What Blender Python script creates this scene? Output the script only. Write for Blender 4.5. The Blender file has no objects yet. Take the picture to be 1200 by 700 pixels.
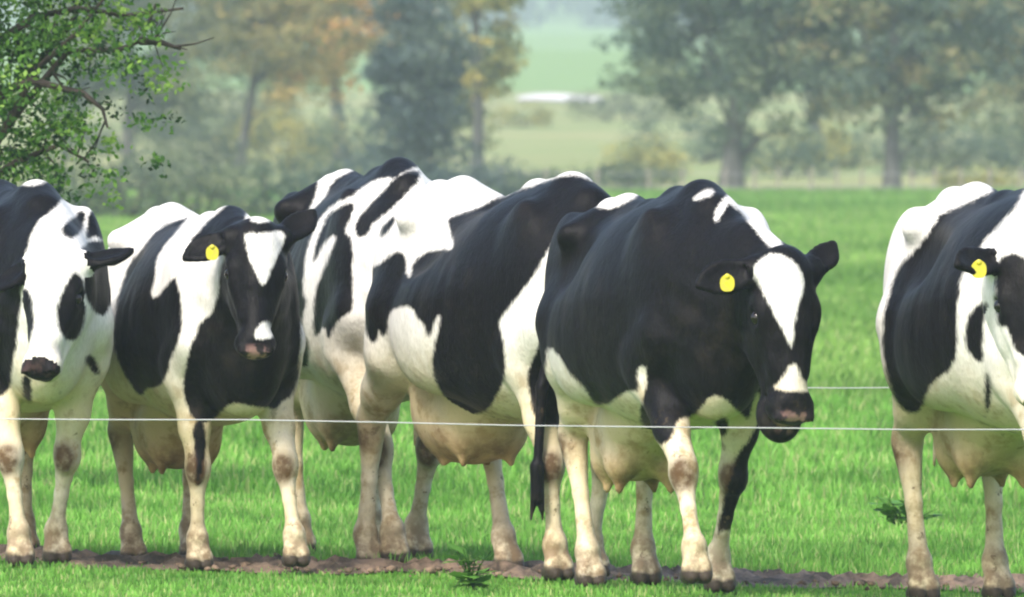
import bpy, math, random
import numpy as np
from mathutils import Vector, Matrix

random.seed(7)
rng = np.random.default_rng(11)
R = math.radians
scene = bpy.context.scene
COL = scene.collection

# ------------------------------------------------------------------ camera
cam_d = bpy.data.cameras.new('camera')
cam = bpy.data.objects.new('camera', cam_d)
COL.objects.link(cam)
cam.location = (0, 0, 1.7)
FPX = 22190.0                                   # focal length in pixels of a 1200 px wide frame
cam_d.sensor_width = 36
cam_d.lens = FPX * 36 / 1200
pitch = math.atan((350 - 130) / FPX)
cam.rotation_euler = (math.pi / 2 - pitch, 0, 0)
cam_d.clip_start = 1
cam_d.clip_end = 9000
cam_d.dof.use_dof = True
cam_d.dof.focus_distance = 68.0
cam_d.dof.aperture_fstop = 18.0
scene.camera = cam

# ------------------------------------------------------------------ light
SUN_EL, SUN_AZ = R(47), R(208)                  # azimuth clockwise from +Y
w = bpy.data.worlds.new('World')
scene.world = w
w.use_nodes = True
nt = w.node_tree
bg = nt.nodes['Background']
sky = nt.nodes.new('ShaderNodeTexSky')
sky.sky_type = 'NISHITA'
sky.sun_disc = False
sky.sun_elevation = SUN_EL
sky.sun_rotation = SUN_AZ
sky.air_density = 1.0
sky.dust_density = 3.0
nt.links.new(sky.outputs[0], bg.inputs[0])
bg.inputs[1].default_value = 0.15
sun_d = bpy.data.lights.new('sun', 'SUN')
sun_d.energy = 2.0
sun_d.angle = R(16)
sun_d.color = (1, 0.95, 0.87)
sun = bpy.data.objects.new('sun', sun_d)
COL.objects.link(sun)
sdir = Vector((math.sin(SUN_AZ) * math.cos(SUN_EL), math.cos(SUN_AZ) * math.cos(SUN_EL), math.sin(SUN_EL)))
sun.rotation_euler = sdir.to_track_quat('Z', 'Y').to_euler()
sun.location = (0, 60, 30)

scene.view_settings.view_transform = 'Standard'
scene.view_settings.look = 'None'
scene.view_settings.exposure = 1.12
scene.view_settings.gamma = 1
scene.cycles.filter_width = 2.2
scene.cycles.use_denoising = True
scene.cycles.max_bounces = 8
scene.cycles.volume_bounces = 1

# ------------------------------------------------------------------ helpers
def srgb(r, g, b):
    f = lambda c: c / 12.92 if c <= 0.04045 else ((c + 0.055) / 1.055) ** 2.4
    return (f(r / 255), f(g / 255), f(b / 255), 1)

def mesh_np(name, verts, faces, attrs=None, smooth=False):
    """verts (n,3), faces (m,k) of one size, attrs {name: per-vertex array}"""
    me = bpy.data.meshes.new(name)
    verts = np.asarray(verts, np.float32)
    faces = np.asarray(faces, np.int32)
    m, k = faces.shape
    me.vertices.add(len(verts))
    me.vertices.foreach_set('co', verts.ravel())
    me.loops.add(m * k)
    me.loops.foreach_set('vertex_index', faces.ravel())
    me.polygons.add(m)
    me.polygons.foreach_set('loop_start', np.arange(0, m * k, k, dtype=np.int32))
    me.polygons.foreach_set('loop_total', np.full(m, k, np.int32))
    if smooth:
        me.polygons.foreach_set('use_smooth', np.ones(m, bool))
    me.update(calc_edges=True)
    for an, av in (attrs or {}).items():
        a = me.attributes.new(an, 'FLOAT', 'POINT')
        a.data.foreach_set('value', np.asarray(av, np.float32))
    return me

def link(name, me, mat, parent=None, loc=None, rotz=None):
    o = bpy.data.objects.new(name, me)
    COL.objects.link(o)
    if mat is not None:
        me.materials.append(mat)
    if parent is not None:
        o.parent = parent
    if loc is not None:
        o.location = loc
    if rotz is not None:
        o.rotation_euler = (0, 0, rotz)
    return o

def tag(o, label=None, cat=None, group=None, kind=None):
    if label: o['label'] = label
    if cat: o['category'] = cat
    if group: o['group'] = group
    if kind: o['kind'] = kind
    return o

def empty(name, loc, rotz=0):
    o = bpy.data.objects.new(name, None)
    COL.objects.link(o)
    o.location = loc
    o.rotation_euler = (0, 0, rotz)
    o.empty_display_size = 0.3
    return o

class NT:
    """small material builder"""
    def __init__(s, name):
        s.m = bpy.data.materials.new(name)
        s.m.use_nodes = True
        s.t = s.m.node_tree
        s.p = s.t.nodes['Principled BSDF']
        s.out = s.t.nodes['Material Output']
    def n(s, typ, **kw):
        x = s.t.nodes.new(typ)
        for k, v in kw.items():
            if isinstance(k, str) and hasattr(x, k):
                setattr(x, k, v)
        return x
    def l(s, a, b):
        s.t.links.new(a, b)
    def attr(s, name):
        x = s.n('ShaderNodeAttribute'); x.attribute_name = name
        return x.outputs['Fac']
    def noise(s, scale, detail=3, rough=0.5, vec=None, stretch=None):
        x = s.n('ShaderNodeTexNoise')
        x.inputs['Scale'].default_value = scale
        x.inputs['Detail'].default_value = detail
        x.inputs['Roughness'].default_value = rough
        if vec is None:
            tc = s.n('ShaderNodeTexCoord'); vec = tc.outputs['Object']
        if stretch:
            mp = s.n('ShaderNodeMapping'); mp.inputs['Scale'].default_value = stretch
            s.l(vec, mp.inputs['Vector']); vec = mp.outputs['Vector']
        s.l(vec, x.inputs['Vector'])
        return x.outputs['Fac']
    def math(s, op, a, b=None, c=None, clamp=False):
        x = s.n('ShaderNodeMath'); x.operation = op; x.use_clamp = clamp
        for i, v in enumerate((a, b, c)):
            if v is None: continue
            if isinstance(v, (int, float)): x.inputs[i].default_value = v
            else: s.l(v, x.inputs[i])
        return x.outputs[0]
    def ramp(s, v, lo, hi, a=0.0, b=1.0, smooth=True):
        x = s.n('ShaderNodeMapRange')
        x.interpolation_type = 'SMOOTHSTEP' if smooth else 'LINEAR'
        for i, q in enumerate((lo, hi, a, b)): x.inputs[i + 1].default_value = q
        s.l(v, x.inputs[0])
        return x.outputs[0]
    def mix(s, f, a, b):
        x = s.n('ShaderNodeMix'); x.data_type = 'RGBA'
        for sock, v in ((x.inputs[0], f), (x.inputs[6], a), (x.inputs[7], b)):
            if isinstance(v, tuple): sock.default_value = v
            elif isinstance(v, (int, float)): sock.default_value = v
            else: s.l(v, sock)
        return x.outputs[2]
    def bump(s, h, strength, dist):
        x = s.n('ShaderNodeBump')
        x.inputs['Strength'].default_value = strength
        x.inputs['Distance'].default_value = dist
        s.l(h, x.inputs['Height'])
        s.l(x.outputs[0], s.p.inputs['Normal'])

# ------------------------------------------------------------------ terrain
def sm(x, a, b):
    t = np.clip((x - a) / (b - a), 0, 1)
    return t * t * (3 - 2 * t)

PROF_Y = [-60, 0, 385, 450, 560, 700, 800, 1300, 2200, 3200, 4000]
PROF_Z = [0, 0, 0, .3, .85, 2.0, 2.6, 5.6, 10.6, 22, 30]
_py = np.linspace(-60, 4000, 2031)
_pz = np.interp(_py, PROF_Y, PROF_Z)
_k = np.hanning(31); _k /= _k.sum()
_pz = np.where(_py < 350, _pz, np.convolve(np.pad(_pz, 15, 'edge'), _k, 'valid'))
def ground(x, y):
    x = np.asarray(x, float); y = np.asarray(y, float)
    z = np.interp(y, _py, _pz)
    tilt = -0.02 * np.clip(x, -9, 9) * np.exp(-((y - 69) / 55) ** 2)
    bumps = 0.012 * np.sin(x * 1.9 + y * .31) * np.sin(y * 0.83 + 1.3 * x) * np.exp(-((y - 69) / 60) ** 2)
    far = 0.25 * np.sin(x * .021 + 1) * np.sin(y * .013) * sm(y, 600, 1200) * 4
    return z + tilt + bumps + far

def track_c(x):                                  # centre line of the trodden track
    return 69.35 - 0.33 * x + 0.18 * np.sin(x * 1.7)

ys = np.unique(np.concatenate([np.linspace(-60, 56, 30), np.linspace(56, 84, 113), np.linspace(84, 400, 120), np.linspace(400, 4000, 150)]))
xs = np.unique(np.concatenate([-np.geomspace(6, 1500, 40), np.linspace(-6, 6, 61), np.geomspace(6, 1500, 40)]))
XX, YY = np.meshgrid(xs, ys)
ZZ = ground(XX, YY)
nx, ny = len(xs), len(ys)
idx = np.arange(nx * ny).reshape(ny, nx)
faces = np.stack([idx[:-1, :-1], idx[:-1, 1:], idx[1:, 1:], idx[1:, :-1]], -1).reshape(-1, 4)
m = NT('pasture_soil_and_turf')
n1 = m.noise(0.35, 4, .6)
n2 = m.noise(9, 4, .6)
n3 = m.noise(0.02, 3, .5)
sep = m.n('ShaderNodeSeparateXYZ'); tc = m.n('ShaderNodeTexCoord'); m.l(tc.outputs['Object'], sep.inputs[0])
near = m.mix(m.ramp(n1, .35, .65), (.075, .17, .020, 1), (.13, .26, .035, 1))
near = m.mix(m.ramp(n2, .3, .7), near, (.06, .15, .02, 1))
farc = m.mix(m.ramp(m.noise(0.06, 4, .6), .38, .62), (.20, .25, .10, 1), (.30, .29, .14, 1))
farc = m.mix(m.ramp(m.noise(0.25, 4, .6), .5, .7), farc, (.15, .22, .07, 1))
col = m.mix(m.ramp(sep.outputs[1], 386, 389), near, farc)
col = m.mix(m.ramp(sep.outputs[1], 800, 860), col, (.17, .27, .09, 1))
m.l(col, m.p.inputs['Base Color'])
m.p.inputs['Roughness'].default_value = .95
m.p.inputs['Specular IOR Level'].default_value = .1
m.bump(n2, .6, .05)
tag(link('ground', mesh_np('ground', np.stack([XX, YY, ZZ], -1).reshape(-1, 3), faces, smooth=True), m.m), kind='structure')

# trodden dirt track
tx = np.linspace(-5, 5, 240)
tw = np.linspace(-1, 1, 19)
half = 0.62 + 0.2 * np.sin(tx * 3.1) + 0.16 * np.sin(tx * 7.7 + 1) + 0.08 * np.sin(tx * 19)
TX, TW = np.meshgrid(tx, tw)
TY = track_c(TX) + TW * half[None, :]
TZ = ground(TX, TY) + 0.006 + 0.035 * (1 - TW ** 2) * (0.2 + 1.3 * rng.random(TX.shape) ** 2)
i2 = np.arange(TX.size).reshape(TX.shape)
tf = np.stack([i2[:-1, :-1], i2[:-1, 1:], i2[1:, 1:], i2[1:, :-1]], -1).reshape(-1, 4)
m = NT('trodden_dirt')
dn = m.noise(9, 5, .7, stretch=(1, .35, 1))
c = m.mix(m.ramp(dn, .35, .65), (.045, .030, .018, 1), (.24, .165, .11, 1))
m.l(c, m.p.inputs['Base Color'])
m.p.inputs['Roughness'].default_value = .9
m.bump(dn, .8, .03)
M_DIRT = m.m
tag(link('path', mesh_np('path', np.stack([TX, TY, TZ], -1).reshape(-1, 3), tf, smooth=True), M_DIRT), kind='structure')

# loose clods along the track
_t = (1 + 5 ** .5) / 2
ICO = np.array([(-1, _t, 0), (1, _t, 0), (-1, -_t, 0), (1, -_t, 0), (0, -1, _t), (0, 1, _t), (0, -1, -_t), (0, 1, -_t), (_t, 0, -1), (_t, 0, 1), (-_t, 0, -1), (-_t, 0, 1)]) / 1.9
ICF = np.array([(0, 11, 5), (0, 5, 1), (0, 1, 7), (0, 7, 10), (0, 10, 11), (1, 5, 9), (5, 11, 4), (11, 10, 2), (10, 7, 6), (7, 1, 8), (3, 9, 4), (3, 4, 2), (3, 2, 6), (3, 6, 8), (3, 8, 9), (4, 9, 5), (2, 4, 11), (6, 2, 10), (8, 6, 7), (9, 8, 1)])
nc = 1500
cx_ = rng.random(nc) * 7 - 3.5; cy_ = track_c(cx_) + rng.normal(size=nc) * .38
cr_ = .004 + .015 * rng.random(nc) ** 3
CV = ICO[None] * (cr_[:, None, None] * (.6 + .8 * rng.random((nc, 12, 1)))) * np.array([1.2, 1.2, .75]) + np.stack([cx_, cy_, ground(cx_, cy_) + .02], -1)[:, None]
CF = (ICF[None] + np.arange(nc)[:, None, None] * 12).reshape(-1, 3)
tag(link('soil_clods', mesh_np('soil_clods', CV.reshape(-1, 3), CF), M_DIRT), 'loose brown soil crumbs along the trodden track', 'soil', kind='stuff')

# pale farm track crossing the far slope
tx = np.linspace(.2, 3.4, 40); tw = np.linspace(0, 1, 8)
TX, TW = np.meshgrid(tx, tw)
TY = 706 + TW * 75 * (.35 + .65 * np.sin(np.clip((TX - .2) / 3.2, 0, 1) * math.pi)) + 6 * np.sin(TX * 2)
TZ = ground(TX, TY) + .05
i2 = np.arange(TX.size).reshape(TX.shape)
tf = np.stack([i2[:-1, :-1], i2[:-1, 1:], i2[1:, 1:], i2[1:, :-1]], -1).reshape(-1, 4)
m = NT('pale_gravel')
m.l(m.mix(m.ramp(m.noise(.3, 3), .35, .65), (.55, .52, .50, 1), (.72, .69, .68, 1)), m.p.inputs['Base Color'])
m.p.inputs['Roughness'].default_value = .9
tag(link('farm_road', mesh_np('farm_road', np.stack([TX, TY, TZ], -1).reshape(-1, 3), tf), m.m), kind='structure')

# ------------------------------------------------------------------ grass
def grass_material(name, base, tip, dry, far=False):
    m = NT(name)
    v, t = m.attr('v'), m.attr('t')
    c = m.mix(t, base, tip)
    c = m.mix(m.ramp(v, .74, .97), c, dry)
    pn = m.noise(1.1 if not far else .12, 3, .6, stretch=(1, .35, 1))
    c2 = m.mix(m.ramp(pn, .38, .62), c, m.mix(.6, c, (.045, .15, .018, 1)))
    p2 = m.noise(4.5 if not far else .5, 3, .6, stretch=(1, .3, 1))
    c2 = m.mix(m.ramp(p2, .56, .70, 0, .7), c2, (.030, .095, .015, 1))
    c2 = m.mix(m.ramp(p2, .42, .30, 0, .45), c2, (.36, .50, .15, 1))
    m.l(c2, m.p.inputs['Base Color'])
    m.p.inputs['Roughness'].default_value = .55
    m.p.inputs['Specular IOR Level'].default_value = .25
    tr = m.n('ShaderNodeBsdfTranslucent'); m.l(c2, tr.inputs[0])
    mx = m.n('ShaderNodeMixShader'); mx.inputs[0].default_value = .35
    m.l(m.p.outputs[0], mx.inputs[1]); m.l(tr.outputs[0], mx.inputs[2]); m.l(mx.outputs[0], m.out.inputs[0])
    return m.m

def blades(n, ymin, ymax, hmin, hmax, wid, margin, keep=None, halfw=None):
    y = ymin + (ymax - ymin) * rng.random(n)
    hw = (0.0275 * y + margin) if halfw is None else halfw
    x = (rng.random(n) * 2 - 1) * hw
    if keep is not None:
        k = keep(x, y); x, y = x[k], y[k]; n = len(x)
    z = ground(x, y)
    clump = 0.5 + 0.5 * np.sin(x * 5.1 + 2 * np.sin(y * 2.3)) * np.sin(y * 1.7 + 1.5 * np.sin(x * 3.3))
    h = (hmin + (hmax - hmin) * rng.random(n) ** 1.5) * (0.65 + .55 * clump)
    a = rng.random(n) * 2 * math.pi
    le = rng.random(n) * .6 * h; la = rng.random(n) * 2 * math.pi
    ww = wid * (.6 + .8 * rng.random(n))
    dx, dy = np.cos(a) * ww, np.sin(a) * ww
    tx_, ty_ = np.cos(la) * le, np.sin(la) * le
    P = np.empty((n, 5, 3), np.float32)
    P[:, 0] = np.stack([x - dx, y - dy, z - .01], -1)
    P[:, 1] = np.stack([x + dx, y + dy, z - .01], -1)
    P[:, 2] = np.stack([x + dx * .8 + tx_ * .35, y + dy * .8 + ty_ * .35, z + h * .6], -1)
    P[:, 3] = np.stack([x - dx * .8 + tx_ * .35, y - dy * .8 + ty_ * .35, z + h * .6], -1)
    P[:, 4] = np.stack([x + tx_, y + ty_, z + h], -1)
    b = np.arange(n)[:, None] * 5
    F = np.concatenate([b + [0, 1, 2], b + [0, 2, 3], b + [3, 2, 4]], 0)
    T = np.tile([0, 0, .6, .6, 1.0], n)
    V = np.repeat(rng.random(n), 5)
    return P.reshape(-1, 3), F, T, V

def grass(name, parts, mat):
    Vs, Fs, Ts, Rs, off = [], [], [], [], 0
    for P, F, T, V in parts:
        Vs.append(P); Fs.append(F + off); Ts.append(T); Rs.append(V); off += len(P)
    me = mesh_np(name, np.concatenate(Vs), np.concatenate(Fs), {'t': np.concatenate(Ts), 'v': np.concatenate(Rs)})
    return tag(link(name, me, mat), kind='stuff')

def off_track(x, y):
    d = np.abs(y - track_c(x))
    edge = 0.36 + 0.30 * np.sin(x * 3.1) + .26 * np.sin(x * 11 + y * 3)
    return (d > edge) | (rng.random(len(x)) < .16)

front_side = lambda x, y: off_track(x, y) & (y < track_c(x))
back_side = lambda x, y: off_track(x, y) & (y > track_c(x))
G = grass_material('meadow_grass', (.085, .23, .028, 1), (.25, .55, .09, 1), (.46, .50, .20, 1))
G2 = grass_material('distant_grass', (.13, .25, .04, 1), (.27, .47, .10, 1), (.38, .45, .17, 1), True)
tag(grass('grass', [blades(60000, 58, 69.5, .012, .030, .003, .5, front_side),
                    blades(90000, 67, 82, .028, .068, .0032, .5, back_side),
                    blades(70000, 82, 110, .05, .11, .005, .6)], G), 'lush green pasture grass around the legs of the cows', 'grass')
tag(grass('grass', [blades(120000, 110, 200, .06, .13, .009, 1), blades(130000, 200, 386, .08, .16, .018, 1.5)], G2),
    'paler smooth green field stretching back behind the cows', 'grass')

# ------------------------------------------------------------------ haze
def haze():
    x0, x1, y0, y1, z0, z1 = -1600, 1600, -70, 4100, -1.6, 60
    v = [(x0, y0, z0), (x1, y0, z0), (x1, y1, z0), (x0, y1, z0), (x0, y0, z1), (x1, y0, z1), (x1, y1, z1), (x0, y1, z1)]
    f = [(0, 3, 2, 1), (4, 5, 6, 7), (0, 1, 5, 4), (1, 2, 6, 5), (2, 3, 7, 6), (3, 0, 4, 7)]
    m = bpy.data.materials.new('haze_air'); m.use_nodes = True
    t = m.node_tree
    t.nodes.remove(t.nodes['Principled BSDF'])
    pv = t.nodes.new('ShaderNodeVolumePrincipled')
    pv.inputs['Color'].default_value = (.84, .92, 1.0, 1)
    pv.inputs['Density'].default_value = 0.00036
    pv.inputs['Anisotropy'].default_value = 0.2
    t.links.new(pv.outputs[0], t.nodes['Material Output'].inputs['Volume'])
    o = link('haze', mesh_np('haze', v, f), m)
    tag(o, 'thin bluish morning haze fading the far trees', 'haze', kind='stuff')
haze()

# ------------------------------------------------------------------ trees
def tube(pts, radii, seg=7):
    """closed tapered tube through pts -> verts, quad faces"""
    pts = [np.array(p, float) for p in pts]
    V, F = [], []
    for i, p in enumerate(pts):
        d = (pts[min(i + 1, len(pts) - 1)] - pts[max(i - 1, 0)]); d /= np.linalg.norm(d) + 1e-9
        ref = np.array([0, 0, 1.0]) if abs(d[2]) < .9 else np.array([1.0, 0, 0])
        a = np.cross(d, ref); a /= np.linalg.norm(a); b = np.cross(d, a)
        for k in range(seg):
            t = 2 * math.pi * k / seg
            V.append(p + radii[i] * (a * math.cos(t) + b * math.sin(t)))
    for i in range(len(pts) - 1):
        for k in range(seg):
            k2 = (k + 1) % seg
            F.append((i * seg + k, i * seg + k2, (i + 1) * seg + k2, (i + 1) * seg + k))
    return V, F

class Bag:
    def __init__(s): s.V, s.F = [], []
    def add(s, vf):
        o = len(s.V); s.V += list(vf[0]); s.F += [tuple(i + o for i in f) for f in vf[1]]
    def mesh(s, name, smooth=True):
        return mesh_np(name, np.array(s.V), np.array(s.F), smooth=smooth)

def bark(name, c1, c2):
    m = NT(name)
    n = m.noise(9, 5, .65, stretch=(1, 1, .25))
    m.l(m.mix(m.ramp(n, .35, .65), c1, c2), m.p.inputs['Base Color'])
    m.p.inputs['Roughness'].default_value = .9
    m.bump(n, .8, .05)
    return m.m

def leafmat(name, stops, trans=.35):
    """stops: colours picked by each leaf's own random value"""
    m = NT(name)
    r = m.n('ShaderNodeValToRGB')
    r.color_ramp.elements[0].position = 0; r.color_ramp.elements[0].color = stops[0]
    r.color_ramp.elements[1].position = 1; r.color_ramp.elements[1].color = stops[-1]
    for i, c in enumerate(stops[1:-1]):
        e = r.color_ramp.elements.new((i + 1) / (len(stops) - 1)); e.color = c
    m.l(m.attr('v'), r.inputs[0])
    m.l(r.outputs[0], m.p.inputs['Base Color'])
    m.p.inputs['Roughness'].default_value = .6
    m.p.inputs['Specular IOR Level'].default_value = .25
    tr = m.n('ShaderNodeBsdfTranslucent'); m.l(r.outputs[0], tr.inputs[0])
    mx = m.n('ShaderNodeMixShader'); mx.inputs[0].default_value = trans
    m.l(m.p.outputs[0], mx.inputs[1]); m.l(tr.outputs[0], mx.inputs[2]); m.l(mx.outputs[0], m.out.inputs[0])
    return m.m

def leaves(centres, radii, per, size, tone=None):
    """leaf quads round clump centres; tone: per clump value 0..1 (mixed with noise)"""
    P, V = [], []
    for i, (c, r) in enumerate(zip(centres, radii)):
        n = max(3, int(per * (r[0] * r[1] * r[2]) ** (2 / 3)))
        d = rng.normal(size=(n, 3)); d /= np.linalg.norm(d, axis=1)[:, None]
        p = np.array(c) + d * np.array(r) * (rng.random(n) ** .5)[:, None]
        P.append(p)
        tn = (tone[i] if tone is not None else .5)
        V.append(np.clip(tn + rng.normal(size=n) * .13, 0, 1))
    P = np.concatenate(P); V = np.concatenate(V); n = len(P)
    s = size * (.6 + .8 * rng.random(n))
    a = rng.normal(size=(n, 3)); a /= np.linalg.norm(a, axis=1)[:, None]
    b = np.cross(a, rng.normal(size=(n, 3))); b /= np.linalg.norm(b, axis=1)[:, None]
    s = s[:, None]
    Q = np.stack([P - a * s * .5, P + b * s * .28, P + a * s * .5, P - b * s * .28], 1).reshape(-1, 3)
    F = np.arange(n * 4).reshape(n, 4)
    return Q, F, np.repeat(V, 4)

BARK = bark('grey_brown_bark', (.045, .045, .042, 1), (.11, .11, .10, 1))
BARK_D = bark('dark_bark', (.02, .017, .013, 1), (.06, .045, .035, 1))

def tree(name, label, X, Y, trunk_r, trunk_h, crown, leafm, per, size, group=None, nclump=90, clump_r=.9, tonefn=None, lean=0.0, limbs=16, barkm=None, shell=.55, cat='tree'):
    """crown = (cx, cy, cz, rx, ry, rz) relative to the base"""
    gz = float(ground(X, Y))
    root = empty(name, (X, Y, gz))
    tag(root, label, cat, group)
    b = Bag()
    top = (lean + crown[0] * .6, crown[1] * .5, crown[2] + crown[5] * .3)
    pts, rr = [], []
    for k in range(8):
        t = k / 7
        pts.append((top[0] * t + .12 * trunk_r * math.sin(5 * t + X) * 2, top[1] * t, -0.25 + (top[2] + .25) * t))
        rr.append(trunk_r * (1.35 - .35 * min(1, t * 6)) * (1 - .75 * t))
    b.add(tube(pts, rr, 9))
    cen, rad, tone = [], [], []
    for k in range(nclump):
        d = rng.normal(size=3); d /= np.linalg.norm(d)
        d[2] = math.copysign(abs(d[2]) ** 1.5, d[2]) if d[2] > 0 else -abs(d[2]) ** .8
        q = (shell + (1 - shell) * rng.random()) if rng.random() < .75 else rng.random() * .7
        c = np.array(crown[:3]) + d * np.array(crown[3:]) * q
        cen.append(c)
        r = clump_r * (.55 + .8 * rng.random())
        rad.append((r * 1.15, r * 1.15, r * .7))
        tone.append(tonefn(c) if tonefn else rng.random())
    for k in range(limbs):
        c = cen[k % len(cen)]
        t0 = .35 + .6 * rng.random()
        i = min(6, int(t0 * 7)); p0 = np.array(pts[i])
        if p0[2] > c[2] - .1: p0 = np.array(pts[max(1, i - 3)])
        mid = (p0 + c) / 2 + np.array([0, 0, .15 * np.linalg.norm(c - p0)])
        r0 = trunk_r * (.42 - .02 * k if k < 10 else .2)
        b.add(tube([p0, mid * .6 + p0 * .4, mid, (mid + c) / 2, c], [r0, r0 * .8, r0 * .6, r0 * .4, r0 * .15], 6))
    link('trunk', b.mesh('trunk'), barkm or BARK, root)
    Q, F, V = leaves(cen, rad, per, size, tone)
    link('crown', mesh_np('crown', Q, F, {'v': V}), leafm, root)
    return root

def at(px, Y): return (px - 600) * Y / FPX

L_BLUE = leafmat('dull_blue_green_leaves', [(0.052, 0.091, 0.081, 1), (0.072, 0.117, 0.085, 1), (0.111, 0.163, 0.098, 1), (0.182, 0.221, 0.117, 1)])  # far leaf palettes paled and blued, part of the haze painted in
L_DARK = leafmat('dark_evergreen_leaves', [(0.046, 0.075, 0.078, 1), (0.072, 0.107, 0.098, 1), (0.117, 0.156, 0.117, 1)])
L_AUT = leafmat('autumn_leaves', [(0.143, 0.169, 0.098, 1), (0.286, 0.273, 0.117, 1), (0.520, 0.377, 0.130, 1), (0.750, 0.351, 0.130, 1)])
L_OLI = leafmat('olive_yellow_leaves', [(0.091, 0.117, 0.065, 1), (0.182, 0.208, 0.078, 1), (0.338, 0.325, 0.104, 1), (0.546, 0.442, 0.130, 1)])
L_BRN = leafmat('green_and_russet_leaves', [(0.065, 0.104, 0.085, 1), (0.111, 0.156, 0.104, 1), (0.182, 0.221, 0.117, 1), (0.338, 0.286, 0.130, 1)])
L_HED = leafmat('hedge_leaves', [(0.046, 0.065, 0.055, 1), (0.078, 0.111, 0.072, 1), (0.130, 0.169, 0.091, 1), (0.221, 0.247, 0.117, 1)])
L_NEAR = leafmat('fresh_green_leaves', [(.012, .035, .012, 1), (.035, .10, .018, 1), (.08, .19, .03, 1), (.13, .28, .04, 1), (.24, .38, .07, 1)], .4)

gt = 'trees beyond the far edge of the pasture'
tree('broadleaf_tree', 'large blue-green tree with a thick straight trunk, right of the gap to the far field', at(860, 398), 398, .26, 3,
     (0.15, 0, 3.75, 3.0, 2.6, 2.75), L_BLUE, 460, .14, gt, nclump=270, clump_r=.46, limbs=30)
tree('broadleaf_tree', 'blue-green tree tinged russet, its slimmer trunk above the gap between the right cows', at(1042, 396), 396, .19, 3,
     (0.35, .3, 3.8, 2.5, 2.2, 2.6), L_BRN, 400, .15, gt, nclump=210, clump_r=.48, limbs=22)
tree('broadleaf_tree', 'dull green tree standing at the right border of the photo, beyond the field', at(1215, 425), 425, .2, 3,
     (0, 0, 4.0, 2.3, 2.2, 3.0), L_BRN, 380, .15, gt, nclump=220, clump_r=.55)
tree('broadleaf_tree', 'hazy grey-green tree behind and between the two right trunks', at(955, 480), 480, .16, 2,
     (0, 0, 4.2, 2.6, 2, 3.2), L_HED, 400, .15, gt, nclump=170, clump_r=.48)
tree('broadleaf_tree', 'autumn tree with orange and yellow leaves on a thin dark trunk', at(276, 430), 430, .13, 3,
     (1.2, .2, 4.1, 2.9, 2.2, 2.7), L_AUT, 430, .13, gt, nclump=270, clump_r=.42, lean=.1,
     tonefn=lambda c: float(np.clip(.22 + .17 * (c[0] - .2) + rng.normal() * .16, 0, 1)))
tree('evergreen_tree', 'dense dark blue-green evergreen reaching to the ground above the back of the middle cow', at(492, 405), 405, .22, 1,
     (0, 0, 2.3, 1.25, 1.2, 2.9), L_DARK, 480, .15, gt, nclump=170, clump_r=.42, barkm=BARK_D, shell=.3)
tree('broadleaf_tree', 'olive-yellow tree left of the gap that looks over the far field', at(560, 415), 415, .16, 2,
     (-.1, .3, 4.0, 1.1, 1.2, 3.2), L_OLI, 420, .14, gt, nclump=120, clump_r=.4)
tree('broadleaf_tree', 'dull yellow-green tree filling the top behind the autumn tree', at(400, 470), 470, .2, 2,
     (-.6, 0, 5.0, 3.0, 2, 3.0), L_OLI, 380, .16, gt, nclump=200, clump_r=.55)
tree('broadleaf_tree', 'grey-green tree half hidden behind the near leafy bush on the left', at(150, 450), 450, .15, 2,
     (.3, 0, 4.2, 2.8, 2, 3.4), L_HED, 330, .16, gt, nclump=170, clump_r=.55)

# hedge rows and bushes
def bush(name, label, X, Y, rx, ry, h, leafm, per, size, group, n=30, cr=.35, cat='bush'):
    gz = float(ground(X, Y))
    root = empty(name, (X, Y, gz)); tag(root, label, cat, group)
    cen, rad, tone, b = [], [], [], Bag()
    for k in range(n):
        a = rng.random() * 2 * math.pi; q = rng.random() ** .5
        c = np.array([math.cos(a) * q * rx, math.sin(a) * q * ry, .1 + (h - cr * .6) * rng.random() * (1 - .5 * q * q)])
        cen.append(c); r = cr * (.6 + .7 * rng.random()); rad.append((r, r, r * .8)); tone.append(rng.random() * .8 + .1)
    for k in range(6):
        c = cen[k]; b.add(tube([(0, 0, -.1), (c[0] * .6, c[1] * .6, c[2] * .5), c], [.03, .02, .008], 5))
    link('stem', b.mesh('stem'), BARK_D, root)
    Q, F, V = leaves(cen, rad, per, size, tone)
    link('foliage', mesh_np('foliage', Q, F, {'v': V}), leafm, root)
    return root

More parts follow.
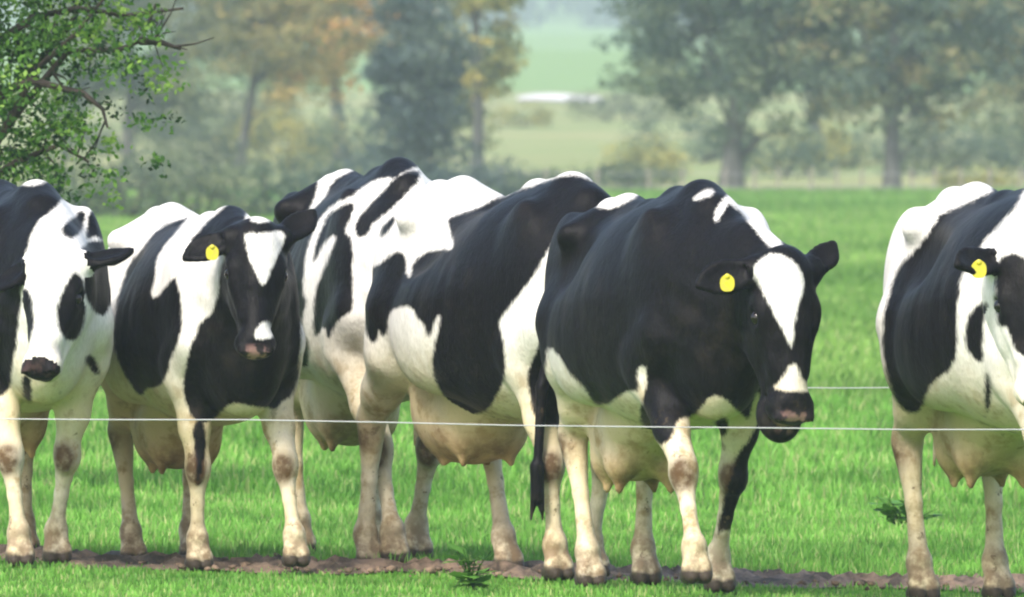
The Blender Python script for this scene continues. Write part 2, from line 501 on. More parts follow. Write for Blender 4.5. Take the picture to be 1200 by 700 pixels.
gb = 'bushes and hedge plants along the far edge of the pasture'
HEDGE = [  # px, Y, half width px, height m, material, label
    (150, 288, 60, 1.15, L_HED, 'grey-green bush right behind the back of the leftmost cow'),
    (235, 289, 62, .98, L_HED, 'grey-green hedge bush above the back of the smaller cow'),
    (315, 290, 60, .92, L_BLUE, 'low dark hedge bush left of the peak of the streaky cow'),
    (390, 300, 55, .85, L_HED, 'hedge bush behind the shoulders of the streaky cow'),
    (460, 333, 60, .85, L_DARK, 'dark hedge bush behind the rump of the middle cow'),
    (545, 334, 60, .78, L_DARK, 'dark hedge bush behind the loin of the middle cow'),
    (620, 337, 45, .55, L_HED, 'low hedge bush behind the shoulder of the middle cow'),
    (75, 287, 60, 1.3, L_HED, 'grey-green bush in the left, below the near leafy branches'),
    (205, 392, 60, .75, L_HED, 'low dark hedge bush just above the back of the leftmost cow'),
    (330, 393, 75, .72, L_HED, 'low dark hedge bush under the trunk of the autumn tree'),
    (430, 391, 55, .85, L_DARK, 'low dark hedge bush left of the foot of the evergreen'),
    (575, 392, 60, .70, L_DARK, 'low dark hedge bush right of the foot of the evergreen'),
    (655, 394, 45, .42, L_HED, 'small low bush below the gap to the far field'),
    (740, 396, 55, .65, L_HED, 'round grey-green bush left of the big trunk'),
    (810, 470, 70, 1.5, L_BLUE, 'taller blue-green bush behind the big trunk'),
    (915, 425, 55, 1.25, L_BLUE, 'blue-green bush just right of the thick trunk'),
    (1090, 430, 60, 1.2, L_HED, 'dark green bush just right of the slimmer trunk'),
    (1180, 440, 60, 1.35, L_BLUE, 'blue-green bush above the rump of the cow at the right border'),
    (760, 430, 50, 1.0, L_OLI, 'yellow-green bush between the gap and the thick trunk'),
    (250, 480, 80, 1.9, L_HED, 'hazy green bush behind the thin trunk of the autumn tree'),
    (945, 440, 75, 1.35, L_OLI, 'olive bush between the two right trunks'),
    (1000, 455, 60, 1.2, L_BLUE, 'blue-green bush just left of the slimmer trunk'),
    (1130, 480, 75, 1.7, L_BLUE, 'wide blue-green hedge bush right of the slimmer trunk'),
    (1230, 470, 60, 1.6, L_HED, 'hedge bush at the right border of the photo'),
    (1150, 392, 50, .5, L_OLI, 'low pale green shrub above the back of the rightmost cow'),
    (215, 425, 70, 1.7, L_HED, 'hazy grey-green bush left of the thin trunk of the autumn tree'),
    (335, 440, 70, 1.9, L_OLI, 'hazy yellow-green bush right of the thin trunk of the autumn tree'),
    (415, 425, 55, 1.8, L_BLUE, 'blue-green bush left of the evergreen'),
    (300, 560, 90, 1.7, L_HED, 'hazy bush on the slope behind the autumn tree'),
    (140, 500, 80, 2.3, L_HED, 'hazy tall bush behind the leafy branches on the left'),
    (610, 600, 40, .9, L_OLI, 'small yellowish bush on the slope in the gap'),
    (720, 620, 60, 1.3, L_HED, 'hazy bush on the slope left of the big tree'),
]
for px, Y, hw, h, mt, lab in HEDGE:
    W = hw * Y / FPX
    bush('bush', lab, at(px, Y), Y, W, .7, h, mt, 330, .10, gb, n=int(22 + W * 16), cr=.26 + .1 * h)

# distant wood closing the view through the gap
cen, rad, tone = [], [], []
for k in range(420):
    x = -110 + 260 * rng.random(); y = 2250 + 260 * rng.random()
    g = float(ground(x, y)); cen.append((x, y, g + 2 + 14 * rng.random())); r = 4 + 3 * rng.random(); rad.append((r, r, r)); tone.append(rng.random())
Q, F, V = leaves(cen, rad, 4.5, 2.2, tone)
tag(link('woodland', mesh_np('woodland', Q, F, {'v': V}), L_BLUE), 'far blue hazy wood seen through the gap between the trees', 'woodland', kind='stuff')

# near leafy tree at the top left
def near_tree():
    X, Y = -2.75, 82.0
    gz = float(ground(X, Y))
    root = empty('leafy_tree', (X, Y, gz))
    tag(root, 'near green leafy tree with bare twigs reaching in at the top left corner', 'tree')
    b = Bag()
    S = Y / FPX
    def P(px, py, dy=0):
        return np.array([(px - 600) * S - X, dy, 1.7 + (130 - py) * S - gz])
    b.add(tube([(0, 0, -.2), (.02, 0, .8), (-.03, .05, 1.6), (.05, 0, 2.6), (.1, .1, 3.4)], [.12, .10, .085, .06, .03], 9))
    main = [
        [P(-40, 250), P(0, 160), P(45, 80, -.1), P(90, 40, -.2), P(130, -10, -.2)],
        [P(-30, 200), P(30, 120), P(80, 60), P(140, 58, .1), P(165, 48, .1), P(182, 5, .15)],
        [P(-40, 150), P(30, 90, .2), P(80, 30, .3), P(110, -30, .3)],
        [P(-30, 120), P(40, 95, -.2), P(100, 110, -.3), P(122, 128, -.3), P(128, 150, -.3)],
        [P(-20, 60), P(40, 20, .1), P(90, 10), P(150, 18, 0), P(215, 10, 0)],
        [P(165, 48, .1), P(190, 50), P(212, 58)],
        [P(-40, 230), P(20, 190, -.1), P(70, 170, -.1), P(105, 190, -.1)],
    ]
    cen, rad, tone = [], [], []
    for k, path in enumerate(main):
        b.add(tube(path, list(np.linspace(.022, .006, len(path))), 6))
        for q in range(6):
            i = rng.integers(1, len(path)); p = path[i] * .6 + path[i - 1] * .4
            e = p + np.array([rng.normal() * .07 + .02, rng.normal() * .15, rng.normal() * .12])
            b.add(tube([p, (p + e) / 2 + rng.normal(size=3) * .015, e], [.006, .004, .002], 4))
    # leaf clumps: dense towards the corner, thinning to the right and bottom
    n = 0
    while n < 520:
        px, py = rng.random() * 330 - 90, rng.random() * 300 - 60
        dens = 1.0
        if px > 60: dens *= max(0, 1 - (px - 60) / 160) ** .9
        if py > 90: dens *= .65
        if px > 100 and py > 100: dens *= .35
        if rng.random() > dens: continue
        c = P(px, py, rng.normal() * .35)
        r = .035 + .05 * rng.random()
        cen.append(c); rad.append((r * 1.4, r * 1.4, r)); n += 1
        tone.append(rng.random() ** 1.2)
    for k in range(420):                                  # the rest of the crown, left of and above the picture
        d = rng.normal(size=3); d /= np.linalg.norm(d); q = rng.random() ** .4
        c = np.array([-.45 + 1.05 * d[0] * q, .9 * d[1] * q, 2.75 + 1.05 * d[2] * q])
        if (c[0] + X) / S + 600 > -6 and 130 - (c[2] + gz - 1.7) / S > -6: continue
        r = .06 + .06 * rng.random(); cen.append(c); rad.append((r * 1.4, r * 1.4, r)); tone.append(rng.random() ** 1.2)
    for (px, py) in [(85, 140), (95, 148), (78, 152), (100, 136), (40, 190), (55, 200), (15, 205), (28, 180), (165, 20), (150, 30), (170, 35), (180, 15), (140, 12), (60, 180), (5, 215), (45, 215)]:
        cen.append(P(px, py, -.1)); rad.append((.06, .06, .05)); tone.append(.85)
    link('trunk', b.mesh('trunk'), BARK_D, root)
    Q, F, V = leaves(cen, rad, 4000, .030, tone)
    link('crown', mesh_np('crown', Q, F, {'v': V}), L_NEAR, root)
near_tree()

# ------------------------------------------------------------------ fences
m = NT('galvanised_wire'); m.p.inputs['Base Color'].default_value = (.42, .43, .43, 1); m.p.inputs['Roughness'].default_value = .5; m.p.inputs['Metallic'].default_value = .3
WIRE = m.m
m = NT('weathered_timber'); tn = m.noise(6, 4, .6, stretch=(1, 1, .15)); m.l(m.mix(m.ramp(tn, .3, .7), (.16, .13, .10, 1), (.30, .27, .23, 1)), m.p.inputs['Base Color']); m.p.inputs['Roughness'].default_value = .85; m.bump(tn, .5, .01)
TIMBER = m.m

def post_mesh(h, r):
    b = Bag()
    b.add(tube([(0, 0, -.3), (0, 0, .3), (.004, 0, h * .7), (0, 0, h - .015), (0, 0, h), (0, 0, h + .004)], [r * 1.05, r * 1.03, r, r * .98, r * .8, .001], 12))
    return b.mesh('post')

def wire_fence(label, Y0, Y1, heights, rad, xs_posts, h=1.15, pr=.05, wx=None):
    root = empty('wire_fence', (0, Y0, 0)); tag(root, label, 'fence')
    x0, x1 = wx
    pm = post_mesh(h, pr)
    for i, x in enumerate(xs_posts):
        yy = Y0 + (Y1 - Y0) * (x - x0) / (x1 - x0)
        if i == 0: o = link('post', pm, TIMBER, root)
        else: o = link('post', pm, None, root)
        o.location = (x, yy - Y0, float(ground(x, yy)))
    for (za, zb) in heights:
        pts = []
        for k in range(41):
            t = k / 40; x = x0 + (x1 - x0) * t
            pts.append((x, (Y1 - Y0) * t, za + (zb - za) * t - .012 * math.sin(math.pi * ((x + 50) % 3.5) / 3.5) + .0015 * math.sin(k * 2.1)))
        b = Bag(); b.add(tube(pts, [rad] * len(pts), 6))
        link('wire', b.mesh('wire'), WIRE, root)
    return root
zf = lambda py, Y: 1.7 + (130 - py) * Y / FPX
Yf = 64.0
def hz(pa, pb, Y, xa, xb):     # wire heights at the two ends from the heights seen at both picture borders
    za, zb = zf(pa, Y), zf(pb, Y); w_ = 600 * Y / FPX
    sl = (zb - za) / (2 * w_); return (za + sl * (xa + w_), zb + sl * (xb - w_))
wire_fence('near wire fence of thin pale strands running across in front of all the cows', Yf, Yf,
           [hz(489, 501, Yf, -9, 9)], .0024, [-5.2, 5.2], h=.8, wx=(-9, 9))
Yb = 76.0
wire_fence('faint thin wire fence on the pasture behind the cows', Yb, Yb, [hz(449, 452, Yb, -9, 9)], .0022, [-5.6, 5.6], h=.75, wx=(-9, 9))

# post and rail fence at the far edge of the pasture
root = empty('field_fence', (0, 388, 0)); tag(root, 'weathered post fence with thin wires along the far edge of the pasture', 'fence')
pm = post_mesh(.5, .03)
first = True
for px in (884, 912, 951, 981, 1010, 1068, 1096, 1126, 1160, 1196, 1235, 850, 800, 760, 700, 640, 590):
    o = link('post', pm, TIMBER if first else None, root); first = False
    x = at(px, 388); o.location = (x, 0, float(ground(x, 388)))
for zz in (.12, .38):
    b = Bag(); b.add(tube([(x, 0, float(ground(x, 388)) + zz) for x in np.linspace(-1, 12, 14)], [.005] * 14, 5)); link('wire', b.mesh('wire'), WIRE, root)

# ------------------------------------------------------------------ cows
def chaikin(P, n=2):
    P = np.array(P, float)
    for _ in range(n):
        Q = np.roll(P, -1, 0)
        P = np.stack([.75 * P + .25 * Q, .25 * P + .75 * Q], 1).reshape(-1, 2)
    return P

def sd_poly(P, u, z):
    """signed distance, positive inside"""
    P = chaikin(P)
    d = np.full(u.shape, 1e9); inside = np.zeros(u.shape, bool)
    lo, hi = P.min(0) - .08, P.max(0) + .08
    m_ = (u > lo[0]) & (u < hi[0]) & (z > lo[1]) & (z < hi[1])
    uu, zz = u[m_], z[m_]; dd = np.full(uu.shape, 1e9); ii = np.zeros(uu.shape, bool)
    for a, b in zip(P, np.roll(P, -1, 0)):
        e = b - a; L = e @ e + 1e-12
        t = np.clip(((uu - a[0]) * e[0] + (zz - a[1]) * e[1]) / L, 0, 1)
        dd = np.minimum(dd, (uu - a[0] - t * e[0]) ** 2 + (zz - a[1] - t * e[1]) ** 2)
        c = (a[1] > zz) != (b[1] > zz)
        xc = a[0] + (zz - a[1]) * e[0] / (e[1] if abs(e[1]) > 1e-12 else 1e-12)
        ii ^= c & (uu < xc)
    dd = np.sqrt(dd)
    out = np.full(u.shape, -.08); out[m_] = np.clip(np.where(ii, dd, -dd), -.08, .5)
    return out

def smin(a, b, k):
    h = np.clip(.5 + .5 * (b - a) / k, 0, 1)
    return b + (a - b) * h - k * h * (1 - h)

class SDF:
    def __init__(s, lo, hi, res):
        s.res = res; s.lo = np.array(lo, float)
        s.n = [int((hi[i] - lo[i]) / res) + 1 for i in range(3)]
        s.ax = [(s.lo[i] + res * np.arange(s.n[i])).astype(np.float32) for i in range(3)]
        s.F = np.full(s.n, .25, np.float32)
        s.prims = []
    def _apply(s, fn, lo, hi, k, sub=False, grp='trunk'):
        pad = k + .03
        sl = tuple(slice(max(0, int((lo[i] - pad - s.lo[i]) / s.res)), min(s.n[i], int((hi[i] + pad - s.lo[i]) / s.res) + 2)) for i in range(3))
        X = s.ax[0][sl[0]][:, None, None]; Y = s.ax[1][sl[1]][None, :, None]; Z = s.ax[2][sl[2]][None, None, :]
        d = fn(X, Y, Z)
        if sub: s.F[sl] = -smin(-s.F[sl], d, k)
        else:
            s.F[sl] = smin(s.F[sl], d, k)
            s.prims.append((grp, fn))
    def ell(s, c, r, k=.05, M=None, **kw):
        c = np.array(c, float); r = np.array(r, float); rm = float(r.max())
        if M is None: M = np.eye(3)
        M = np.asarray(M, float)                       # rows: axes of the ellipsoid
        def fn(X, Y, Z):
            x, y, z = X - c[0], Y - c[1], Z - c[2]
            q = [(M[i, 0] * x + M[i, 1] * y + M[i, 2] * z) / r[i] for i in range(3)]
            k0 = np.sqrt(q[0] ** 2 + q[1] ** 2 + q[2] ** 2)
            k1 = np.sqrt((q[0] / r[0]) ** 2 + (q[1] / r[1]) ** 2 + (q[2] / r[2]) ** 2) + 1e-6
            return k0 * (k0 - 1) / k1
        e = np.sqrt((M.T ** 2) @ (r ** 2))
        s._apply(fn, c - e, c + e, k, **kw)
    def cone(s, a, b, ra, rb, k=.04, flat=1.0, **kw):
        """tapered capsule; flat<1 makes it narrower in y"""
        a = np.array(a, float); b = np.array(b, float); ba = b - a; L = ba @ ba
        m_ = (a + b) / 2
        def fn(X, Y, Z):
            px, py, pz = X - a[0], Y - a[1], Z - a[2]
            h = np.clip((px * ba[0] + py * ba[1] + pz * ba[2]) / L, 0, 1)
            dx, dy, dz = px - h * ba[0], (py - h * ba[1]) / flat, pz - h * ba[2]
            return (np.sqrt(dx * dx + dy * dy + dz * dz) - (ra + (rb - ra) * h)) * min(1, flat)
        R_ = max(ra, rb)
        s._apply(fn, np.minimum(a, b) - R_, np.maximum(a, b) + R_, k, **kw)
    def chain(s, pts, rs, k=.03, k0=None, **kw):
        for i in range(len(pts) - 1):
            s.cone(pts[i], pts[i + 1], rs[i], rs[i + 1], (k0 if (i == 0 and k0) else k), **kw)
    def mesh(s):
        F = s.F; I = F < 0
        c = [I[dx:F.shape[0] - 1 + dx, dy:F.shape[1] - 1 + dy, dz:F.shape[2] - 1 + dz] for dx in (0, 1) for dy in (0, 1) for dz in (0, 1)]
        tot = sum(x.astype(np.int8) for x in c)
        act = np.argwhere((tot > 0) & (tot < 8))
        N = len(act)
        idm = np.full(tot.shape, -1, np.int32); idm[tuple(act.T)] = np.arange(N)
        off = np.array([(dx, dy, dz) for dx in (0, 1) for dy in (0, 1) for dz in (0, 1)])
        vals = np.stack([F[act[:, 0] + o[0], act[:, 1] + o[1], act[:, 2] + o[2]] for o in off], 1)
        acc = np.zeros((N, 3)); cnt = np.zeros(N)
        for i in range(8):
            for j in range(i + 1, 8):
                if np.abs(off[i] - off[j]).sum() != 1: continue
                a, b = vals[:, i], vals[:, j]; x = (a < 0) != (b < 0)
                t = np.where(x, a / np.where(x, a - b, 1), 0)
                p = off[i] + t[:, None] * (off[j] - off[i])
                acc[x] += p[x]; cnt[x] += 1
        V = s.lo + s.res * (act + acc / cnt[:, None])
        quads = []
        for axn in range(3):
            o1, o2 = [(1, 2), (2, 0), (0, 1)][axn]
            sa = [slice(None)] * 3; sb = [slice(None)] * 3
            sa[axn] = slice(0, -1); sb[axn] = slice(1, None)
            A, B = I[tuple(sa)], I[tuple(sb)]
            e = np.argwhere(A != B)
            e = e[(e[:, o1] > 0) & (e[:, o2] > 0) & (e[:, o1] < F.shape[o1] - 1) & (e[:, o2] < F.shape[o2] - 1)]
            ins = A[tuple(e.T)]
            d1 = np.zeros(3, int); d1[o1] = 1; d2 = np.zeros(3, int); d2[o2] = 1
            q = np.stack([idm[tuple((e - d1 - d2).T)], idm[tuple((e - d2).T)], idm[tuple(e.T)], idm[tuple((e - d1).T)]], 1)
            q[~ins] = q[~ins][:, ::-1]
            quads.append(q)
        return V, np.concatenate(quads)

STN = np.array([  # x, top, bottom, half width
    (-.95, 1.20, 1.14, .02), (-.93, 1.25, 1.08, .06), (-.89, 1.30, 1.00, .11), (-.82, 1.355, .93, .15), (-.70, 1.395, .85, .19),
    (-.55, 1.42, .78, .225), (-.40, 1.405, .71, .26), (-.20, 1.385, .625, .315), (0, 1.38, .575, .345), (.20, 1.385, .565, .34),
    (.38, 1.395, .58, .295), (.52, 1.395, .605, .24), (.64, 1.345, .635, .205), (.74, 1.25, .68, .165), (.82, 1.16, .75, .12), (.87, 1.06, .84, .06), (.89, 1.0, .92, .02)])
_sx = np.linspace(-.95, .89, 185)
_st = []
for _c in range(1, 4):
    _v = np.interp(_sx, STN[:, 0], STN[:, _c]); _kk = np.hanning(27); _kk /= _kk.sum()
    _st.append(np.convolve(np.pad(_v, 13, 'edge'), _kk, 'valid'))

def trunk_fn(wide, belly, hip=0, dip=0):
    def fn(X, Y, Z):
        tp = np.interp(X, _sx, _st[0]) - hip * sm(-X, -.15, .45) - dip * np.exp(-((X + .12) / .24) ** 2); bt = np.interp(X, _sx, _st[1]) - belly * np.exp(-(X / .4) ** 2); wd = np.interp(X, _sx, _st[2]) * wide
        zc = (tp + bt) / 2; hh = (tp - bt) / 2
        t = (Z - zc) / hh
        sh = 1 - .20 * np.clip(t - .1, 0, 1.2) ** 1.3          # narrower, roof-like top
        v = np.abs(Y) / (wd * sh)
        r = (v ** 2.25 + np.abs(t) ** 2.25) ** (1 / 2.25)
        d = (r - 1) * np.minimum(wd, hh)
        ex = np.maximum(np.abs(X + .03) - .92, 0)
        return np.minimum(np.where(r < 1, d, d * .9) + ex, .25).astype(np.float32)
    return fn

def unit(v):
    v = np.array(v, float); return v / np.linalg.norm(v)

# each cow: ground point, heading, build of the body, head pose (u right, d towards viewer, z up, in metres before scaling) and legs
COWS = {
 'A': dict(X0=(22-600)*69.3/22190, Y0=69.3, th=80, sc=.975, wide=.95),
 'B': dict(X0=(237-600)*69.5/22190, Y0=69.5, th=75, sc=.925, wide=.95),
 'C': dict(X0=(438-600)*70.6/22190, Y0=70.6, th=78, sc=1.04, wide=.92),
 'D': dict(X0=(610-600)*68.9/22190, Y0=68.9, th=66, sc=1.025, wide=1.0),
 'E': dict(X0=(782-600)*67.3/22190, Y0=67.3, th=75, sc=1.02, wide=1.0),
 'F': dict(X0=(1203-600)*66.6/22190, Y0=66.6, th=72, sc=1.06, wide=1.0),
}
PATCH = {  # coat patches of each cow, in metres across (u) and up (z) its own body; b black, w white
 'A': dict(base='w', headbase='w', ear='b',
  body=[
   ('b', [(-0.354, 1.496),(-0.098, 1.457),(-0.034, 1.438),(0.023, 1.419),(0.081, 1.419),(0.132, 1.444),(0.177, 1.467),(0.215, 1.451),(0.209, 1.413),(0.177, 1.368),(0.132, 1.317),(0.087, 1.281),(0.062, 1.211),(0.042, 1.131),(0.03, 1.019),(0.017, 0.844),(-0.002, 0.748),(-0.022, 0.62),(-0.354, 0.588)]),
   ('b', [(0.17, 1.262),(0.215, 1.297),(0.253, 1.336),(0.263, 1.285),(0.241, 1.227),(0.202, 1.227)]),
   ('b', [(0.279, 1.329),(0.314, 1.355),(0.346, 1.304),(0.391, 1.285),(0.391, 1.246),(0.343, 1.195),(0.304, 1.234),(0.266, 1.214),(0.266, 1.259)]),
   ('b', [(0.41, 1.377),(0.445, 1.345),(0.483, 1.31),(0.49, 1.195),(0.413, 1.163),(0.336, 1.195),(0.413, 1.24),(0.464, 1.304),(0.439, 1.336)]),
   ('b', [(0.247, 1.214),(0.368, 1.214),(0.384, 1.067),(0.349, 0.927),(0.292, 0.952),(0.253, 1.067)]),
   ('b', [(0.253, 0.78),(0.292, 0.796),(0.324, 0.716),(0.292, 0.709)]),
   ('b', [(0.03, 0.716),(0.068, 0.716),(0.074, 0.626),(0.049, 0.613),(0.03, 0.645)]),
  ],
  head=[
   ('b', [(0.043, 1.051),(0.075, 1.014),(0.087, 0.919),(0.072, 0.847),(0.05, 0.825),(0.018, 0.881),(0.006, 1.014)]),
   ('b', [(0.235, 1.114),(0.27, 1.064),(0.28, 0.963),(0.258, 0.872),(0.22, 0.837),(0.172, 0.881),(0.169, 0.963),(0.195, 1.045)]),
   ('b', [(0.327, 1.215),(0.39, 1.234),(0.402, 1.077),(0.365, 0.976),(0.339, 0.976),(0.327, 1.077)]),
  ],
 ),
 'B': dict(base='w', headbase='b', ear='b',
  body=[
   ('b', [(-0.045, 1.398),(-0.119, 1.377),(-0.183, 1.347),(-0.234, 1.283),(-0.295, 1.208),(-0.322, 1.141),(-0.345, 1.043),(-0.352, 0.942),(-0.349, 0.85),(-0.298, 0.752),(-0.244, 0.675),(-0.217, 0.722),(-0.163, 0.722),(-0.122, 0.779),(-0.109, 0.85),(-0.072, 0.942),(-0.065, 1.07),(-0.068, 1.151),(-0.095, 1.168),(-0.132, 1.131),(-0.183, 1.07),(-0.197, 1.094),(-0.176, 1.154),(-0.18, 1.229),(-0.146, 1.279),(-0.095, 1.344)]),
   ('b', [(-0.051, 1.286),(0.009, 1.364),(0.097, 1.438),(0.131, 1.462),(0.192, 1.431),(0.178, 1.388),(0.216, 1.367),(0.168, 1.323),(0.087, 1.273),(-0.001, 1.276)]),
   ('b', [(0.087, 1.239),(0.074, 1.087),(0.06, 1.029),(0.009, 0.992),(-0.014, 0.942),(-0.051, 0.84),(-0.068, 0.725),(-0.055, 0.658),(-0.014, 0.583),(0.047, 0.59),(0.08, 0.631),(0.134, 0.671),(0.27, 0.644),(0.303, 0.637),(0.33, 0.678),(0.364, 0.685),(0.391, 0.766),(0.418, 1.239),(0.283, 1.442),(0.182, 1.306)]),
   ('b', [(-0.028, 0.597),(0.023, 0.597),(0.03, 0.462),(0.006, 0.34),(-0.021, 0.34),(-0.024, 0.462)]),
   ('w', [(-0.105, 1.239),(-0.068, 1.273),(0.047, 1.266),(0.087, 1.293),(0.148, 1.34),(0.047, 1.239),(0.013, 1.053),(0.047, 1.07),(0.047, 1.043),(0.006, 0.996),(-0.062, 0.996)]),
  ],
  head=[
   ('w', [(0.177, 1.327),(0.2, 1.34),(0.263, 1.334),(0.327, 1.344),(0.34, 1.314),(0.307, 1.237),(0.277, 1.164),(0.257, 1.127),(0.24, 1.164),(0.2, 1.237)]),
   ('w', [(0.2, 1.387),(0.23, 1.427),(0.27, 1.434),(0.303, 1.414),(0.3, 1.387),(0.247, 1.38)]),
   ('w', [(0.25, 0.987),(0.277, 0.994),(0.293, 0.961),(0.297, 0.927),(0.23, 0.927),(0.227, 0.947)]),
  ],
 ),
 'C': dict(base='w', headbase='b', ear='b',
  body=[
   ('b', [(-0.432, 1.442),(-0.298, 1.423),(-0.2, 1.396),(-0.203, 1.338),(-0.219, 1.28),(-0.261, 1.234),(-0.329, 1.182),(-0.432, 1.167)]),
   ('b', [(-0.152, 1.368),(-0.106, 1.387),(-0.014, 1.432),(0.053, 1.466),(0.129, 1.454),(0.19, 1.423),(0.114, 1.396),(0.074, 1.371),(0.059, 1.38),(-0.005, 1.365),(-0.06, 1.319),(-0.13, 1.286),(-0.185, 1.243),(-0.219, 1.167),(-0.237, 1.097),(-0.249, 1.029),(-0.246, 0.974),(-0.237, 0.929),(-0.255, 0.883),(-0.255, 0.837),(-0.231, 0.791),(-0.231, 0.724),(-0.243, 0.691),(-0.289, 0.724),(-0.323, 0.77),(-0.338, 0.837),(-0.368, 1.017),(-0.344, 1.097),(-0.298, 1.167),(-0.243, 1.246),(-0.185, 1.292)]),
   ('b', [(-0.185, 1.2),(-0.164, 1.246),(-0.127, 1.268),(-0.078, 1.289),(-0.06, 1.28),(-0.078, 1.231),(-0.1, 1.188),(-0.066, 1.152),(-0.069, 1.045),(-0.066, 0.904),(-0.106, 0.883),(-0.133, 0.855),(-0.145, 0.804),(-0.17, 0.804),(-0.173, 0.849),(-0.197, 0.81),(-0.213, 0.816),(-0.21, 0.929),(-0.203, 0.996),(-0.179, 1.042),(-0.133, 1.152),(-0.139, 1.173),(-0.164, 1.155),(-0.2, 1.081),(-0.219, 1.069),(-0.213, 1.121)]),
   ('b', [(-0.06, 1.167),(-0.06, 1.222),(-0.014, 1.28),(0.053, 1.347),(0.074, 1.371),(0.129, 1.411),(0.19, 1.396),(0.099, 1.289),(0.007, 1.222),(-0.023, 1.167)]),
  ],
  head=[
  ],
 ),
 'D': dict(base='w', headbase='b', ear='b',
  body=[
   ('b', [(-0.254, 1.278),(-0.209, 1.29),(-0.151, 1.305),(-0.073, 1.351),(-0.006, 1.375),(0.06, 1.399),(0.13, 1.423),(0.196, 1.429),(0.263, 1.411),(0.363, 1.357),(0.453, 1.145),(0.272, 1.055),(0.13, 1.242),(0.1, 1.172),(0.039, 1.058),(-0.024, 0.979),(-0.079, 0.913),(-0.061, 0.867),(-0.051, 0.798),(-0.051, 0.722),(-0.073, 0.668),(-0.103, 0.607),(-0.163, 0.568),(-0.224, 0.58),(-0.272, 0.631),(-0.305, 0.701),(-0.317, 0.767),(-0.308, 0.813),(-0.293, 0.879),(-0.281, 0.937),(-0.299, 0.925),(-0.314, 0.858),(-0.333, 0.846),(-0.342, 0.903),(-0.366, 0.913),(-0.381, 0.952),(-0.405, 0.961),(-0.435, 0.952),(-0.466, 0.937),(-0.478, 0.858),(-0.499, 0.852),(-0.505, 0.879),(-0.514, 0.825),(-0.541, 0.828),(-0.562, 0.897),(-0.574, 0.991),(-0.568, 1.067),(-0.535, 1.097),(-0.496, 1.106),(-0.472, 1.133),(-0.423, 1.157),(-0.405, 1.127),(-0.405, 1.067),(-0.393, 1.061),(-0.381, 1.121),(-0.333, 1.154),(-0.266, 1.166),(-0.239, 1.163),(-0.245, 1.215),(-0.263, 1.257)]),
   ('b', [(0.03, 0.752),(0.072, 0.858),(0.106, 0.882),(0.151, 0.903),(0.332, 0.903),(0.332, 0.601),(0.163, 0.547),(0.091, 0.541),(0.054, 0.565),(0.036, 0.625),(0.021, 0.704)]),
   ('b', [(-0.505, 1.206),(-0.496, 1.245),(-0.456, 1.278),(-0.444, 1.266),(-0.478, 1.212),(-0.499, 1.2)]),
  ],
  head=[
  ],
 ),
 'E': dict(base='b', headbase='b', ear='b',
  body=[
   ('w', [(-0.422, 0.876),(-0.363, 0.796),(-0.331, 0.752),(-0.292, 0.713),(-0.253, 0.651),(-0.209, 0.651),(-0.17, 0.69),(-0.126, 0.713),(-0.099, 0.698),(-0.105, 0.758),(-0.102, 0.793),(-0.078, 0.796),(-0.075, 0.737),(-0.108, 0.615),(-0.075, 0.571),(-0.031, 0.515),(0.014, 0.547),(0.025, 0.592),(0.034, 0.612),(0.097, 0.63),(0.141, 0.695),(0.189, 0.695),(0.248, 0.63),(0.281, 0.595),(0.293, 0.669),(0.304, 0.704),(0.319, 0.698),(0.31, 0.598),(0.284, 0.55),(0.245, 0.491),(0.201, 0.402),(0.186, 0.283),(0.165, 0.209),(0.165, 0.105),(0.112, -0.073),(-0.541, -0.073),(-0.482, 0.402),(-0.422, 0.639)]),
   ('b', [(0.186, 0.63),(0.206, 0.609),(0.209, 0.571),(0.189, 0.544),(0.165, 0.568),(0.165, 0.606)]),
   ('w', [(0.159, 0.218),(0.254, 0.218),(0.29, -0.073),(0.112, -0.073)]),
   ('b', [(24.38, 2.063),(24.383, 2.063),(24.383, 2.06)]),
   ('w', [(-0.345, 1.333),(-0.316, 1.357),(-0.265, 1.384),(-0.224, 1.434),(-0.102, 1.452),(-0.087, 1.387),(-0.132, 1.36),(-0.179, 1.339),(-0.233, 1.336),(-0.265, 1.357),(-0.304, 1.345)]),
   ('w', [(0.076, 1.369),(0.129, 1.41),(0.165, 1.399),(0.112, 1.369)]),
   ('w', [(0.156, 1.286),(0.165, 1.339),(0.198, 1.384),(0.236, 1.393),(0.307, 1.351),(0.355, 1.286),(0.393, 1.218),(0.349, 1.2),(0.31, 1.247),(0.272, 1.301),(0.233, 1.339),(0.204, 1.36),(0.18, 1.316)]),
  ],
  head=[
   ('w', [(0.289, 1.14),(0.321, 1.178),(0.356, 1.192),(0.409, 1.175),(0.447, 1.134),(0.458, 1.081),(0.444, 1.02),(0.426, 0.967),(0.426, 0.9),(0.417, 0.853),(0.4, 0.885),(0.379, 0.938),(0.35, 1.005),(0.312, 1.073),(0.286, 1.111)]),
   ('w', [(0.35, 0.728),(0.388, 0.754),(0.415, 0.812),(0.438, 0.807),(0.45, 0.757),(0.482, 0.742),(0.485, 0.713),(0.447, 0.719),(0.388, 0.722)]),
  ],
 ),
 'F': dict(base='w', headbase='w', ear='b',
  body=[
   ('b', [(-0.286, 1.302),(-0.193, 1.338),(-0.131, 1.361),(-0.077, 1.409),(-0.012, 1.451),(0.03, 1.44),(-0.012, 1.381),(-0.046, 1.33),(-0.108, 1.257),(-0.151, 1.209),(-0.182, 1.149),(-0.224, 1.098),(-0.236, 1.025),(-0.236, 0.909),(-0.241, 0.824),(-0.267, 0.773),(-0.272, 0.785),(-0.306, 0.751),(-0.334, 0.717),(-0.34, 0.632),(-0.397, 0.638),(-0.43, 0.694),(-0.459, 0.762),(-0.467, 0.819),(-0.47, 0.92),(-0.462, 1.002),(-0.433, 1.087),(-0.394, 1.149),(-0.329, 1.223),(-0.292, 1.265)]),
